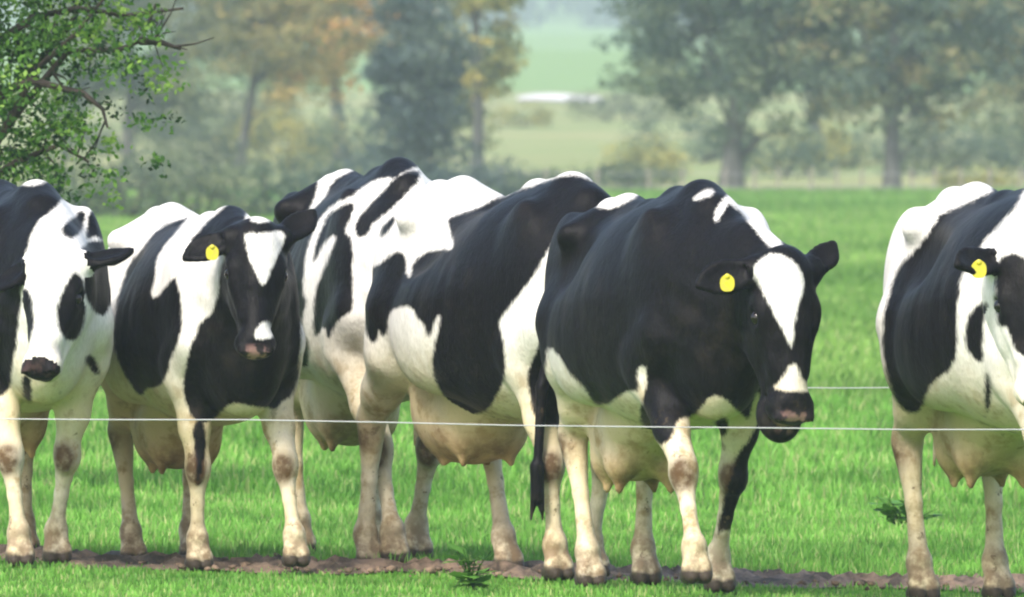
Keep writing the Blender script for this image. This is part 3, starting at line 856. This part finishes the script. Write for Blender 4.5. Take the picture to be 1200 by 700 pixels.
   ('b', [(-0.145, 1.025),(-0.156, 0.909),(-0.151, 0.824),(-0.173, 0.816),(-0.213, 0.878),(-0.21, 0.951),(-0.176, 1.014)]),
   ('b', [(-0.148, 0.796),(-0.125, 0.751),(-0.131, 0.638),(-0.148, 0.672)]),
  ],
  head=[
   ('b', [(-0.127, 1.165),(-0.132, 1.081),(-0.127, 0.965),(-0.113, 0.937),(-0.091, 0.948),(-0.082, 0.898),(-0.055, 0.848),(-0.004, 0.831),(0.023, 0.942),(0.004, 1.109),(-0.049, 1.193)]),
   ('b', [(0.087, 1.165),(0.062, 1.026),(0.079, 0.859),(0.157, 0.831),(0.185, 1.081)]),
  ],
 ),
}

def coat_material():
    m = NT('holstein_coat')
    tc = m.n('ShaderNodeTexCoord'); ob = tc.outputs['Object']
    sp = m.n('ShaderNodeSeparateXYZ'); m.l(ob, sp.inputs[0]); z = sp.outputs[2]
    edge = m.math('ADD', m.math('MULTIPLY', m.math('SUBTRACT', m.noise(110, 3, .7, stretch=(1, 1, .22)), .5), .026),
                  m.math('MULTIPLY', m.math('SUBTRACT', m.noise(9, 2, .5), .5), .02))
    b = m.ramp(m.math('ADD', m.attr('coat'), edge), -.008, .009)
    hair = m.noise(120, 3, .6, stretch=(1, 1, .3))
    big = m.noise(3.5, 4, .6)
    white = m.mix(m.ramp(hair, .3, .7), (.61, .59, .54, 1), (.75, .73, .68, 1))
    # cream lower half: grime, with warm bounce and shade painted into the white
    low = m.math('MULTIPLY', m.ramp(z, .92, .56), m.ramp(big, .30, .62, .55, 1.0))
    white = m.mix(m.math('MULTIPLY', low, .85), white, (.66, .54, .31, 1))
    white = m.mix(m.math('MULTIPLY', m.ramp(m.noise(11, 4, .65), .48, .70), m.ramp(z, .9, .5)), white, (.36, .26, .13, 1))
    black = m.mix(m.ramp(hair, .3, .7), (.0028, .0024, .0030, 1), (.0070, .0062, .0080, 1))
    black = m.mix(m.math('MULTIPLY', m.ramp(big, .5, .75), .6), black, (.009, .0075, .008, 1))
    dust = m.math('MULTIPLY', m.ramp(m.noise(6, 5, .7), .50, .72), m.ramp(z, 1.25, .6, .25, .8))
    black = m.mix(m.math('MULTIPLY', dust, .55), black, (.045, .035, .027, 1))
    c = m.mix(b, white, black)
    muck = m.math('MULTIPLY', m.ramp(m.noise(17, 5, .75), .60, .66), m.ramp(z, .85, .35, 0, .8))
    c = m.mix(muck, c, (.11, .075, .035, 1))
    c = m.mix(m.math('MULTIPLY', m.attr('stain'), m.ramp(m.noise(30, 3, .6), .2, .6, .6, 1.0)), c, (.085, .045, .02, 1))
    c = m.mix(m.attr('pink'), c, m.mix(m.ramp(big, .35, .6), (.40, .23, .11, 1), (.58, .41, .22, 1)))
    c = m.mix(m.math('MULTIPLY', m.math('MULTIPLY', m.attr('pink'), m.ramp(z, .62, .42, 0, 1)), m.ramp(m.noise(8, 5, .7), .35, .65)), c, (.20, .12, .055, 1))
    c = m.mix(m.attr('nose'), c, m.mix(m.ramp(m.noise(26, 2), .45, .62), (.04, .032, .036, 1), (.36, .21, .19, 1)))
    c = m.mix(m.math('MULTIPLY', m.attr('dirt'), m.ramp(m.noise(22, 4, .6), .25, .6)), c, (.20, .14, .085, 1))
    c = m.mix(m.attr('hoof'), c, (.045, .035, .026, 1))
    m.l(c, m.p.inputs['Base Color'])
    m.p.inputs['Roughness'].default_value = .47
    m.p.inputs['Specular IOR Level'].default_value = .085
    m.p.inputs['Sheen Weight'].default_value = .02
    m.p.inputs['Sheen Roughness'].default_value = .4
    m.p.inputs['Sheen Tint'].default_value = (.7, .8, 1, 1)
    m.bump(m.math('ADD', m.math('ADD', m.math('MULTIPLY', hair, .35), m.noise(14, 3, .5)), m.math('MULTIPLY', m.noise(5.5, 2, .5, stretch=(1.4, 1, .6)), .9)), .45, .014)
    return m.m
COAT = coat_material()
m = NT('moist_dark_eye'); m.p.inputs['Base Color'].default_value = (.01, .007, .006, 1); m.p.inputs['Roughness'].default_value = .08; EYE = m.m
m = NT('yellow_tag_plastic'); m.l(m.mix(m.ramp(m.noise(60, 3), .35, .65), (.58, .50, .02, 1), (.46, .42, .05, 1)), m.p.inputs['Base Color']); m.p.inputs['Roughness'].default_value = .4; TAG = m.m

def cow(key, label, head, legs, ears, tagged=None, tail=None, udder=1.0, belly=0.0, neck_low=0.0, hip=0.03, wither=0.0, dip=0.015, nosey=1.0, chin=0.0, low=0.0, tailcoat='w'):
    cfg = COWS[key]; th = R(cfg['th']); c, s = math.cos(th), math.sin(th)
    def L(u, d, z=None):                     # (right, towards viewer) -> cow frame
        x, y = u * c + d * s, u * s - d * c
        return np.array([x, y, z]) if z is not None else np.array([x, y])
    V3 = lambda v: unit(L(v[0], v[1], v[2]))
    S = SDF((-1.25, -.62, -.03), (1.75, .80, 1.66), .0105)
    # trunk
    S._apply(trunk_fn(cfg['wide'], belly, hip, dip), (-.95, -.38, .53), (.89, .38, 1.43), .02)
    hp = lambda x_: hip * float(sm(-x_, -.15, .45))
    S.chain([(-.90, 0, 1.325 - hp(-.9)), (-.72, 0, 1.385 - hp(-.72)), (-.5, 0, 1.405 - hp(-.5)), (-.2, 0, 1.38 - hp(-.2) - dip * .9), (.15, 0, 1.365), (.45, 0, 1.375 + wither), (.60, 0, 1.325 + wither)], [.04, .04, .035, .03, .032, .045, .055], .06)
    for q in (-1, 1):
        S.cone((-.52, q * .08, 1.355 - hip), (-.48, q * .222, 1.305 - hip), .05, .048, .075)     # hook bone
        S.cone((-.84, q * .09, 1.27 - hip), (-.89, q * .105, 1.215 - hip), .05, .045, .06)      # pin bone
        S.ell((-.66, q * .165, 1.02), (.20, .085, .30), .08)                       # thigh
        S.ell((-.22, q * .24, .86), (.30, .10, .20), .10)                          # flank
        S.ell((.50, q * .185, 1.06), (.13, .07, .28), .07, M=[[.97, 0, .22], [0, 1, 0], [-.22, 0, .97]])   # shoulder
        S.cone((.60, q * .175, .90), (.44, q * .185, .80), .085, .075, .07)         # upper arm
        S.ell((-.30, q * .27, 1.22 - hip), (.13, .05, .08), .10, sub=True)               # hollow in front of the hook
    S.ell((.70, 0, .80), (.15, .11, .17), .09)                                     # brisket
    # udder
    us = udder
    S.ell((-.42, .0, .57 - low), (.25 * us, .17 * us, .165 * us), .06, grp='udder')
    S.ell((-.30, .0, .62 - low * .5), (.24, .15, .12), .07, grp='udder')
    S.ell((-.55, 0, .64 - low * .6), (.16 * us, .155 * us, .20 * us), .06, grp='udder')
    for (ux, uy) in ((-.30, -.085), (-.30, .085), (-.50, -.075), (-.50, .08)):
        S.ell((ux, uy, .50 - low), (.07, .06, .07), .04, grp='udder')
        S.cone((ux, uy, .46 - low), (ux + .008, uy * 1.1, .398 - low), .028, .013, .03, grp='teat')
    # legs: hind then front, near side is -y
    joints = []
    for nm, q in (('hr', -1), ('hl', 1)):
        fx, fy, lift = legs[nm]
        hk = np.array([-.80 + .55 * fx + .10 * lift, q * .155 + .5 * fy, .525 + lift * .5]); fo = np.array([-.70 + fx, q * .145 + fy, 0])
        fet = fo + [-.045, 0, .135 + lift]
        S.chain([(-.60 + .1 * fx, q * .165, .93), (-.575 + .30 * fx, q * .17, .80), hk + [.10, 0, .13], hk + [.0, 0, .03]], [.15, .125, .070, .052], .05, .07, grp='leg')
        S.cone(hk + [-.035, 0, .055], hk + [-.01, 0, -.05], .034, .03, .03, grp='leg')
        S.chain([hk, hk * .5 + fet * .5 + [.006, 0, 0], fet], [.052, .0265, .034], .02, grp='leg')
        S.chain([hk + [-.03, 0, -.04], hk * .5 + fet * .5 + [-.024, 0, 0], fet + [-.02, 0, .01]], [.020, .015, .022], .012, grp='leg')
        S.ell(fet, (.049, .044, .048), .02, grp='leg')
        hoof(S, fet, fo, lift); joints.append(('h', hk, fet))
    for nm, q in (('fr', -1), ('fl', 1)):
        fx, fy, lift = legs[nm]
        el = np.array([.47, q * .165, .76])
        fo = np.array([.50 + fx, q * .13 + fy, 0]); fet = fo + [-.03, 0, .13 + lift]
        kn = np.array([.50 + .55 * fx + .35 * lift, q * .14 + .55 * fy, .405 + .45 * lift])
        S.chain([el + [0, 0, .06], el, el * .45 + kn * .55, kn + [0, 0, .04]], [.10, .090, .056, .047], .04, .06, grp='leg')
        S.ell(kn + [.010, 0, 0], (.053, .050, .064), .025, grp='leg')
        S.chain([kn, kn * .5 + fet * .5, fet], [.045, .0245, .033], .02, grp='leg')
        S.chain([kn + [-.02, 0, -.03], kn * .5 + fet * .5 + [-.024, 0, 0], fet + [-.02, 0, .01]], [.022, .015, .022], .012, grp='leg')
        S.ell(fet, (.049, .044, .047), .02, grp='leg')
        hoof(S, fet, fo, lift); joints.append(('f', kn, fet))
    # tail
    tl = tail or [(-.91, 0, 1.29 - hip), (-.975, 0, 1.15), (-.975, .01, .92), (-.96, .02, .74), (-.95, .03, .62)]
    n = len(tl)
    S.chain(tl, list(np.linspace(.036, .016, n)), .02, .05, grp='tail')
    e = np.array(tl[-1])
    for kk in range(7):
        a_ = kk * .9; e2 = e + [.022 * math.cos(a_), .022 * math.sin(a_), -.10 - .035 * (kk % 3)]
        S.cone(e + [0, 0, .02], e2, .020, .007, .012, grp='tail')
    # head
    P0 = L(*head['poll']); f = V3(head['f']); up = V3(head['n']); up = unit(up - f * (up @ f)); sd = np.cross(up, f)
    hs = head.get('s', 1.0)
    HS = head.get('s', 1.0)
    H = lambda a, b_, c_: P0 + HS * (f * a + sd * b_ + up * c_)
    M = np.array([f, sd, up])
    he = lambda cc, rr, k=.03, **kw: S.ell(H(*cc), np.array(rr) * hs, k, M=M, grp=kw.pop('grp', 'head'), **kw)
    hc = lambda a, b_, ra, rb, k=.03, **kw: S.cone(H(*a), H(*b_), ra * hs, rb * hs, k, grp=kw.pop('grp', 'head'), **kw)
    # neck
    nb = H(.03, 0, -.10); thr = H(.16, 0, -.20)
    wz = np.array([.42, 0, 1.235])
    S.cone(wz, nb * .5 + np.array([.62, 0, 1.24]) * .5, .12, .105, .08, flat=.75)
    S.cone(nb * .5 + np.array([.62, 0, 1.24]) * .5, nb, .105, .10, .06)
    S.cone((.62, 0, 1.10), nb * .45 + thr * .55, .185, .125, .08)
    S.cone((.68, 0, .93), thr, .16, .09, .07)
    S.cone((.76, 0, .82 - neck_low), thr + [0, 0, -.05], .055, .03, .06, flat=.5)                   # dewlap
    # skull
    he((.10, 0, -.085), (.15, .105, .10)); he((.02, 0, -.045), (.06, .075, .06))
    hc((.06, 0, -.045), (.24, 0, -.055), .07, .062, .04)
    for q in (-1, 1):
        he((.165, q * .082, -.065), (.07, .042, .042), .025)                        # brow
        he((.20, q * .062, -.15), (.13, .045, .085), .04)                            # cheek
        hc((.14, q * .045, -.225), (.40, q * .025, -.165), .05, .035, .03)           # jaw
        hc((.22, q * .07, -.08), (.36, q * .045, -.085), .032, .028, .03)            # cheek ridge
    hc((.20, 0, -.065), (.44, 0, -.075), .070, .050, .03)                             # nose bridge
    hc((.25, 0, -.13), (.45, 0, -.12), .065, .055, .03)
    he((.475, 0, -.095), (.062, .083, .062), .03)                                     # muzzle
    he((.455 + chin * .5, 0, -.165 - chin * .25), (.055 + chin * .6, .058 + chin * .35, .036 + chin * .3), .02)                                     # chin
    for q in (-1, 1):
        he((.515, q * .050, -.070), (.030, .024, .020), .015)
        he((.532, q * .050, -.072), (.020, .015, .012), .010, sub=True)              # nostril
        hc((.50, q * .03, -.146), (.36, q * .078, -.150), .006, .006, .008, sub=True)  # mouth line
        he((.185, q * .118, -.075), (.030, .020, .022), .012, sub=True)              # eye socket
        he((.03, q * .10, -.07), (.05, .04, .04), .03)                                # ear root
    emeta = []
    for q, (eo, ef, eu, tw, *es) in zip((-1, 1), ears):                                    # outward, along face, up: ear direction; twist
        d = unit(sd * q * eo + f * ef + up * eu)
        nn = unit(up * math.cos(tw) + f * math.sin(tw) * -1); nn = unit(nn - d * (nn @ d)); ww = np.cross(nn, d)
        hs_ = hs; e_ = es[0] if es else 1.0; a = H(.03, q * .095, -.06); hs = hs_ * e_; mid = a + d * .105 * hs
        S.cone(a, a + d * .06, .032, .034, .03, grp='ear')
        S.ell(mid, np.array([.098, .062, .018]) * hs, .02, M=np.array([d, ww, nn]), grp='ear')
        S.cone(a + d * .13 * hs - ww * .012, a + d * .210 * hs + ww * .008, .026, .007, .035, grp='ear')
        S.ell(mid + nn * .020 + d * .01, np.array([.085, .042, .016]) * hs, .01, M=np.array([d, ww, nn]), grp='ear', sub=True)
        emeta.append((a, d, ww, nn)); hs = hs_
    V, Fc = S.mesh()
    # groups
    gn = ['trunk', 'udder', 'teat', 'leg', 'tail', 'head', 'ear', 'hoof']; D = {g: np.full(len(V), 9.) for g in gn}
    x, y, z = V.T
    for g, fn in S.prims: D[g] = np.minimum(D[g], fn(x, y, z))
    body = np.minimum(D['trunk'], D['leg'])
    is_head = np.minimum(D['head'], D['ear']) < body - .0
    is_tail = (D['tail'] < np.minimum(body, .5) - .004)
    u = x * c + y * s
    B = np.full(len(V), .08 if PATCH[key]['base'] == 'b' else -.08)
    for kind, P in PATCH[key]['body']:
        sp = sd_poly(P, u, z); B = np.maximum(B, sp) if kind == 'b' else np.minimum(B, -sp)
    Hd = np.full(len(V), .08 if PATCH[key]['headbase'] == 'b' else -.08)
    for kind, P in PATCH[key]['head']:
        sp = sd_poly(P, u, z); Hd = np.maximum(Hd, sp) if kind == 'b' else np.minimum(Hd, -sp)
    lat = np.abs((V - P0) @ sd)
    if PATCH[key].get('ear', 'b') == 'b': Hd = np.where((D['ear'] < D['head'] - .004) & (lat > .115 * hs), .08, Hd)
    B = np.where(is_head, Hd, B)
    if tailcoat == 'b': B = np.where(is_tail, .08, B)
    else: B = np.where(is_tail & (z < 1.0), -.08, B)
    ub = np.clip((body - np.minimum(D['udder'], D['teat'])) / .03, 0, 1) * np.clip((.82 - z) / .06, 0, 1)
    B = np.where(ub > .4, -.08, B)
    pink = np.clip(ub * (.25 + .7 * sm(-z, -.56 + low, -.42 + low)), 0, 1)
    pink = np.maximum(pink, ub * np.clip((D['udder'] - D['teat']) / .02, 0, 1))
    stain = np.zeros(len(V))
    for kd, k_, ft in joints:
        if kd == 'f': stain = np.maximum(stain, np.exp(-(((x - k_[0] - .045) / .05) ** 2 + ((y - k_[1] + .02) / .04) ** 2 + ((z - k_[2] + .005) / .055) ** 2) * 1.2))
        else: stain = np.maximum(stain, .55 * np.exp(-(((x - k_[0]) / .06) ** 2 + ((y - k_[1] + .03) / .05) ** 2 + ((z - k_[2] + .03) / .07) ** 2)))
    stain = np.clip(stain * 2.3, 0, .95) * (B < .01)
    dirt = np.clip(sm(-z, -.30, -.06), 0, 1) * .9
    hoofm = np.clip((np.minimum(D['leg'], .5) - D['hoof']) / .006, 0, 1) * (z < .16)
    nz = np.clip((D['muz'] if 'muz' in D else 0), 0, 1) if 'muz' in D else 0
    q0 = H(.535, 0, -.085); dq = (V - q0); qa = dq @ f; qb = dq @ sd; qc = dq @ up
    nose = np.clip(1.25 - np.sqrt((qa / (.045 * hs * nosey)) ** 2 + (qb / (.062 * hs * nosey)) ** 2 + (qc / (.05 * hs * nosey)) ** 2), 0, 1) * 2
    nose = np.clip(nose, 0, 1) * is_head
    if nosey > 1.3:
        B = np.where(nose > .3, .08, B); nose = nose * .12
    # soft surface relief: ribs, neck folds
    N = None
    rib = .0009 * np.sin(x * 62 + 1.5 * np.sin(z * 4)) * np.exp(-((x - .05) / .25) ** 2) * np.exp(-((z - .98) / .22) ** 2) * (np.abs(y) > .15)
    V[:, 1] += rib * np.sign(y)
    fold = .0025 * np.sin((x * .55 + z) * 46 + 2 * np.sin(z * 7)) * np.exp(-((x - .78) / .14) ** 2) * np.exp(-((z - 1.02) / .16) ** 2) * (~is_head)
    V[:, 0] += fold; V[:, 1] += fold * np.sign(y)
    me = mesh_np('cow_body', V, Fc, {'coat': B, 'stain': stain, 'pink': pink, 'dirt': dirt, 'hoof': hoofm, 'nose': nose}, smooth=True)
    gz = float(ground(cfg['X0'], cfg['Y0']))
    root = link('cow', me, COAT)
    root.location = (cfg['X0'], cfg['Y0'], gz); root.rotation_euler = (0, 0, -th); root.scale = (cfg['sc'],) * 3
    tag(root, label, 'cow', 'cows walking in a row along the dirt track')
    for q in (-1, 1):
        p = H(.187, q * .101, -.072); r_ = .024 * hs
        b = []; fcs = []
        for i in range(9):
            for j in range(14):
                a1, a2 = math.pi * i / 8, 2 * math.pi * j / 14
                b.append(p + r_ * np.array([math.sin(a1) * math.cos(a2), math.sin(a1) * math.sin(a2), math.cos(a1)]))
        for i in range(8):
            for j in range(14): fcs.append((i * 14 + j, (i + 1) * 14 + j, (i + 1) * 14 + (j + 1) % 14, i * 14 + (j + 1) % 14))
        link('eye', mesh_np('eye', b, fcs, smooth=True), EYE, root)
    if tagged is not None:
        a, d, ww, nn = emeta[0 if tagged[0] < 0 else 1]
        t0, wv, hang = tagged[1], tagged[2], np.array([0, 0, -1.0])
        fw = unit(L(0, 1, 0)); ctr = a + d * t0 * hs + ww * wv * hs + fw * .030
        rt = np.cross(hang, fw); rt = unit(rt)
        outl = []
        for k in range(28):                                  # rounded plate with a narrower neck at its pin
            t = 2 * math.pi * k / 28; cx, cy = math.cos(t), math.sin(t)
            ex = .025 * np.sign(cx) * abs(cx) ** .75; ey = .030 * np.sign(cy) * abs(cy) ** .75
            if cy < 0: ex *= (1 - .45 * abs(cy) ** 2)
            outl.append((ex, ey))
        vs, fs = [], []
        for off in (-.003, .003):
            for ex, ey in outl: vs.append(ctr + rt * ex + hang * ey + fw * off)
            vs.append(ctr + fw * off)
        for k in range(28):
            k2 = (k + 1) % 28
            fs.append((28, k2, k, 28)); fs.append((57, 29 + k, 29 + k2, 57)); fs.append((k, k2, 29 + k2, 29 + k))
        me = bpy.data.meshes.new('ear_tag'); me.from_pydata([tuple(v) for v in vs], [], [tuple(dict.fromkeys(f_)) for f_ in fs]); me.update()
        link('ear_tag', me, TAG, root)
        b = Bag(); b.add(tube([ctr - hang * .022 - fw * .012, ctr - hang * .022 + fw * .002, ctr - hang * .022 + fw * .006, ctr - hang * .022 + fw * .0065], [.006, .010, .008, .0005], 10))
        link('tag_stud', b.mesh('tag_stud'), TAG, root)
    return root

def hoof(S, fet, fo, lift):
    g = fo + [0, 0, lift]
    for q in (-1, 1):
        S.cone(fet + [.0, q * .008, -.02], g + [.005, q * .022, .06], .034, .030, .015, grp='leg')
        S.cone(g + [-.025, q * .025, .030], g + [.035, q * .024, .024], .030, .022, .008, grp='hoof')
        S.cone(g + [.0, q * .025, .055], g + [.01, q * .025, .035], .030, .030, .008, grp='hoof')

cow('A', 'cow at the left border with a white face and two black eye patches',
    dict(poll=(.155, .95, 1.185), f=(-.15, .50, -.85), n=(-.33, .9, .30), s=.94),
    dict(hr=(.05, 0, 0), hl=(-.1, 0, 0), fr=(.2, .03, 0), fl=(-.2, -.03, 0)),
    ears=((.85, .35, -.25, .3), (.8, -.35, -.25, .5)), hip=.02, wither=.0, nosey=1.5)
cow('B', 'smaller cow with a black face, white forehead triangle and round yellow ear tag',
    dict(poll=(.235, 1.00, 1.37), f=(.0, .45, -.89), n=(.10, .9, .35), s=1.0),
    dict(hr=(.15, 0, 0), hl=(-.12, .02, 0), fr=(.05, -.02, 0), fl=(.30, .05, .02)),
    ears=((.9, .42, -.10, .2), (.7, -.75, -.25, .2)), tagged=(-1, .10, .03), hip=.01, low=.02)
cow('C', 'cow with white streaks on its black shoulders, its head hidden behind the next cow',
    dict(poll=(.62, .55, 1.15), f=(.6, .15, -.6), n=(.2, .5, .8)),
    dict(hr=(.1, 0, 0), hl=(.0, 0, 0), fr=(.30, .04, 0), fl=(-.25, -.02, 0)),
    ears=((.9, .2, -.3, 0), (.9, .2, -.3, 0)), hip=.055, wither=.01)
cow('D', 'cow in the middle with a white rump, big black saddle patch and full pale udder',
    dict(poll=(.64, .60, 1.10), f=(.62, .05, -.72), n=(.2, .5, .8)),
    dict(hr=(-.30, 0, 0), hl=(.27, 0, 0), fr=(.12, 0, 0), fl=(-.15, 0, 0)),
    ears=((.9, .2, -.3, 0), (.9, .2, -.3, 0)), udder=1.08, belly=.02, hip=.035, dip=.06)
cow('E', 'mostly black cow with lowered head, narrow white blaze and tagged drooping ear',
    dict(poll=(.415, 1.02, 1.175), f=(.075, .22, -.96), n=(.40, .85, .2), s=1.06),
    dict(hr=(.22, 0, 0), hl=(-.10, 0, 0), fr=(.42, -.02, .05), fl=(-.28, 0, 0)),
    ears=((.98, .20, -.20, .2), (.66, -.55, -.25, .35, .78)), tagged=(-1, .11, .02), chin=.06, nosey=1.15, hip=.07, low=.05, udder=.86, tailcoat='b',
    tail=[(-.91, 0, 1.22), (-.985, -.08, 1.10), (-1.01, -.13, .90), (-1.01, -.18, .70), (-1.0, -.20, .40)])
cow('F', 'cow cut off by the right border with a white rump and wide black band',
    dict(poll=(-.015, .98, 1.21), f=(.10, .35, -.92), n=(.25, .9, .3), s=1.0),
    dict(hr=(.08, 0, 0), hl=(.02, 0, 0), fr=(.40, -.02, .03), fl=(-.2, 0, 0)),
    ears=((.72, .2, .40, .2), (.9, -.2, -.2, .2)), tagged=(-1, .12, .03), hip=.05, udder=.88)

# ------------------------------------------------------------------ weeds beside the track
WEED = leafmat('weed_leaves', [(.05, .14, .02, 1), (.10, .26, .04, 1), (.20, .40, .07, 1)], .3)
def weed(label, px, Y, h, spread, nst, nl):
    X = at(px, Y); root = empty('weed_plant', (X, Y, float(ground(X, Y)))); tag(root, label, 'weed', 'leafy weeds beside the track')
    b = Bag(); P = []
    for k in range(nst):
        a = rng.random() * 6.28; l = spread * rng.random(); hh = h * (.55 + .45 * rng.random())
        e = np.array([math.cos(a) * l, math.sin(a) * l, hh])
        b.add(tube([(0, 0, -.02), e * [.4, .4, .6], e], [.004, .003, .0015], 5))
        for q in range(nl): P.append((e * [.4 + .6 * q / nl, .4 + .6 * q / nl, .15 + .85 * q / nl] + rng.normal(size=3) * .006, rng.random() * 6.28))
    link('stem', b.mesh('stem'), WEED, root).data.attributes.new('v', 'FLOAT', 'POINT')
    V, F, A = [], [], []
    for p, a in P:
        L_ = .03 + .06 * rng.random(); d = np.array([math.cos(a), math.sin(a), .9 * rng.random() - .1]); n_ = np.array([-math.sin(a), math.cos(a), 0]) * L_ * .5
        o = len(V); V += [p, p + d * L_ * .5 + n_, p + d * L_ + [0, 0, -.01], p + d * L_ * .5 - n_]; F.append((o, o + 1, o + 2, o + 3)); A += [rng.random()] * 4
    link('foliage', mesh_np('foliage', np.array(V), np.array(F), {'v': np.array(A)}), WEED, root)
weed('tall leafy weed in front of the far hind leg of the middle cow', 552, 67.4, .15, .09, 9, 4)
weed('small dark weed in the open grass left of the cow at the right border', 1062, 78, .16, .14, 12, 5)
#TAIL#
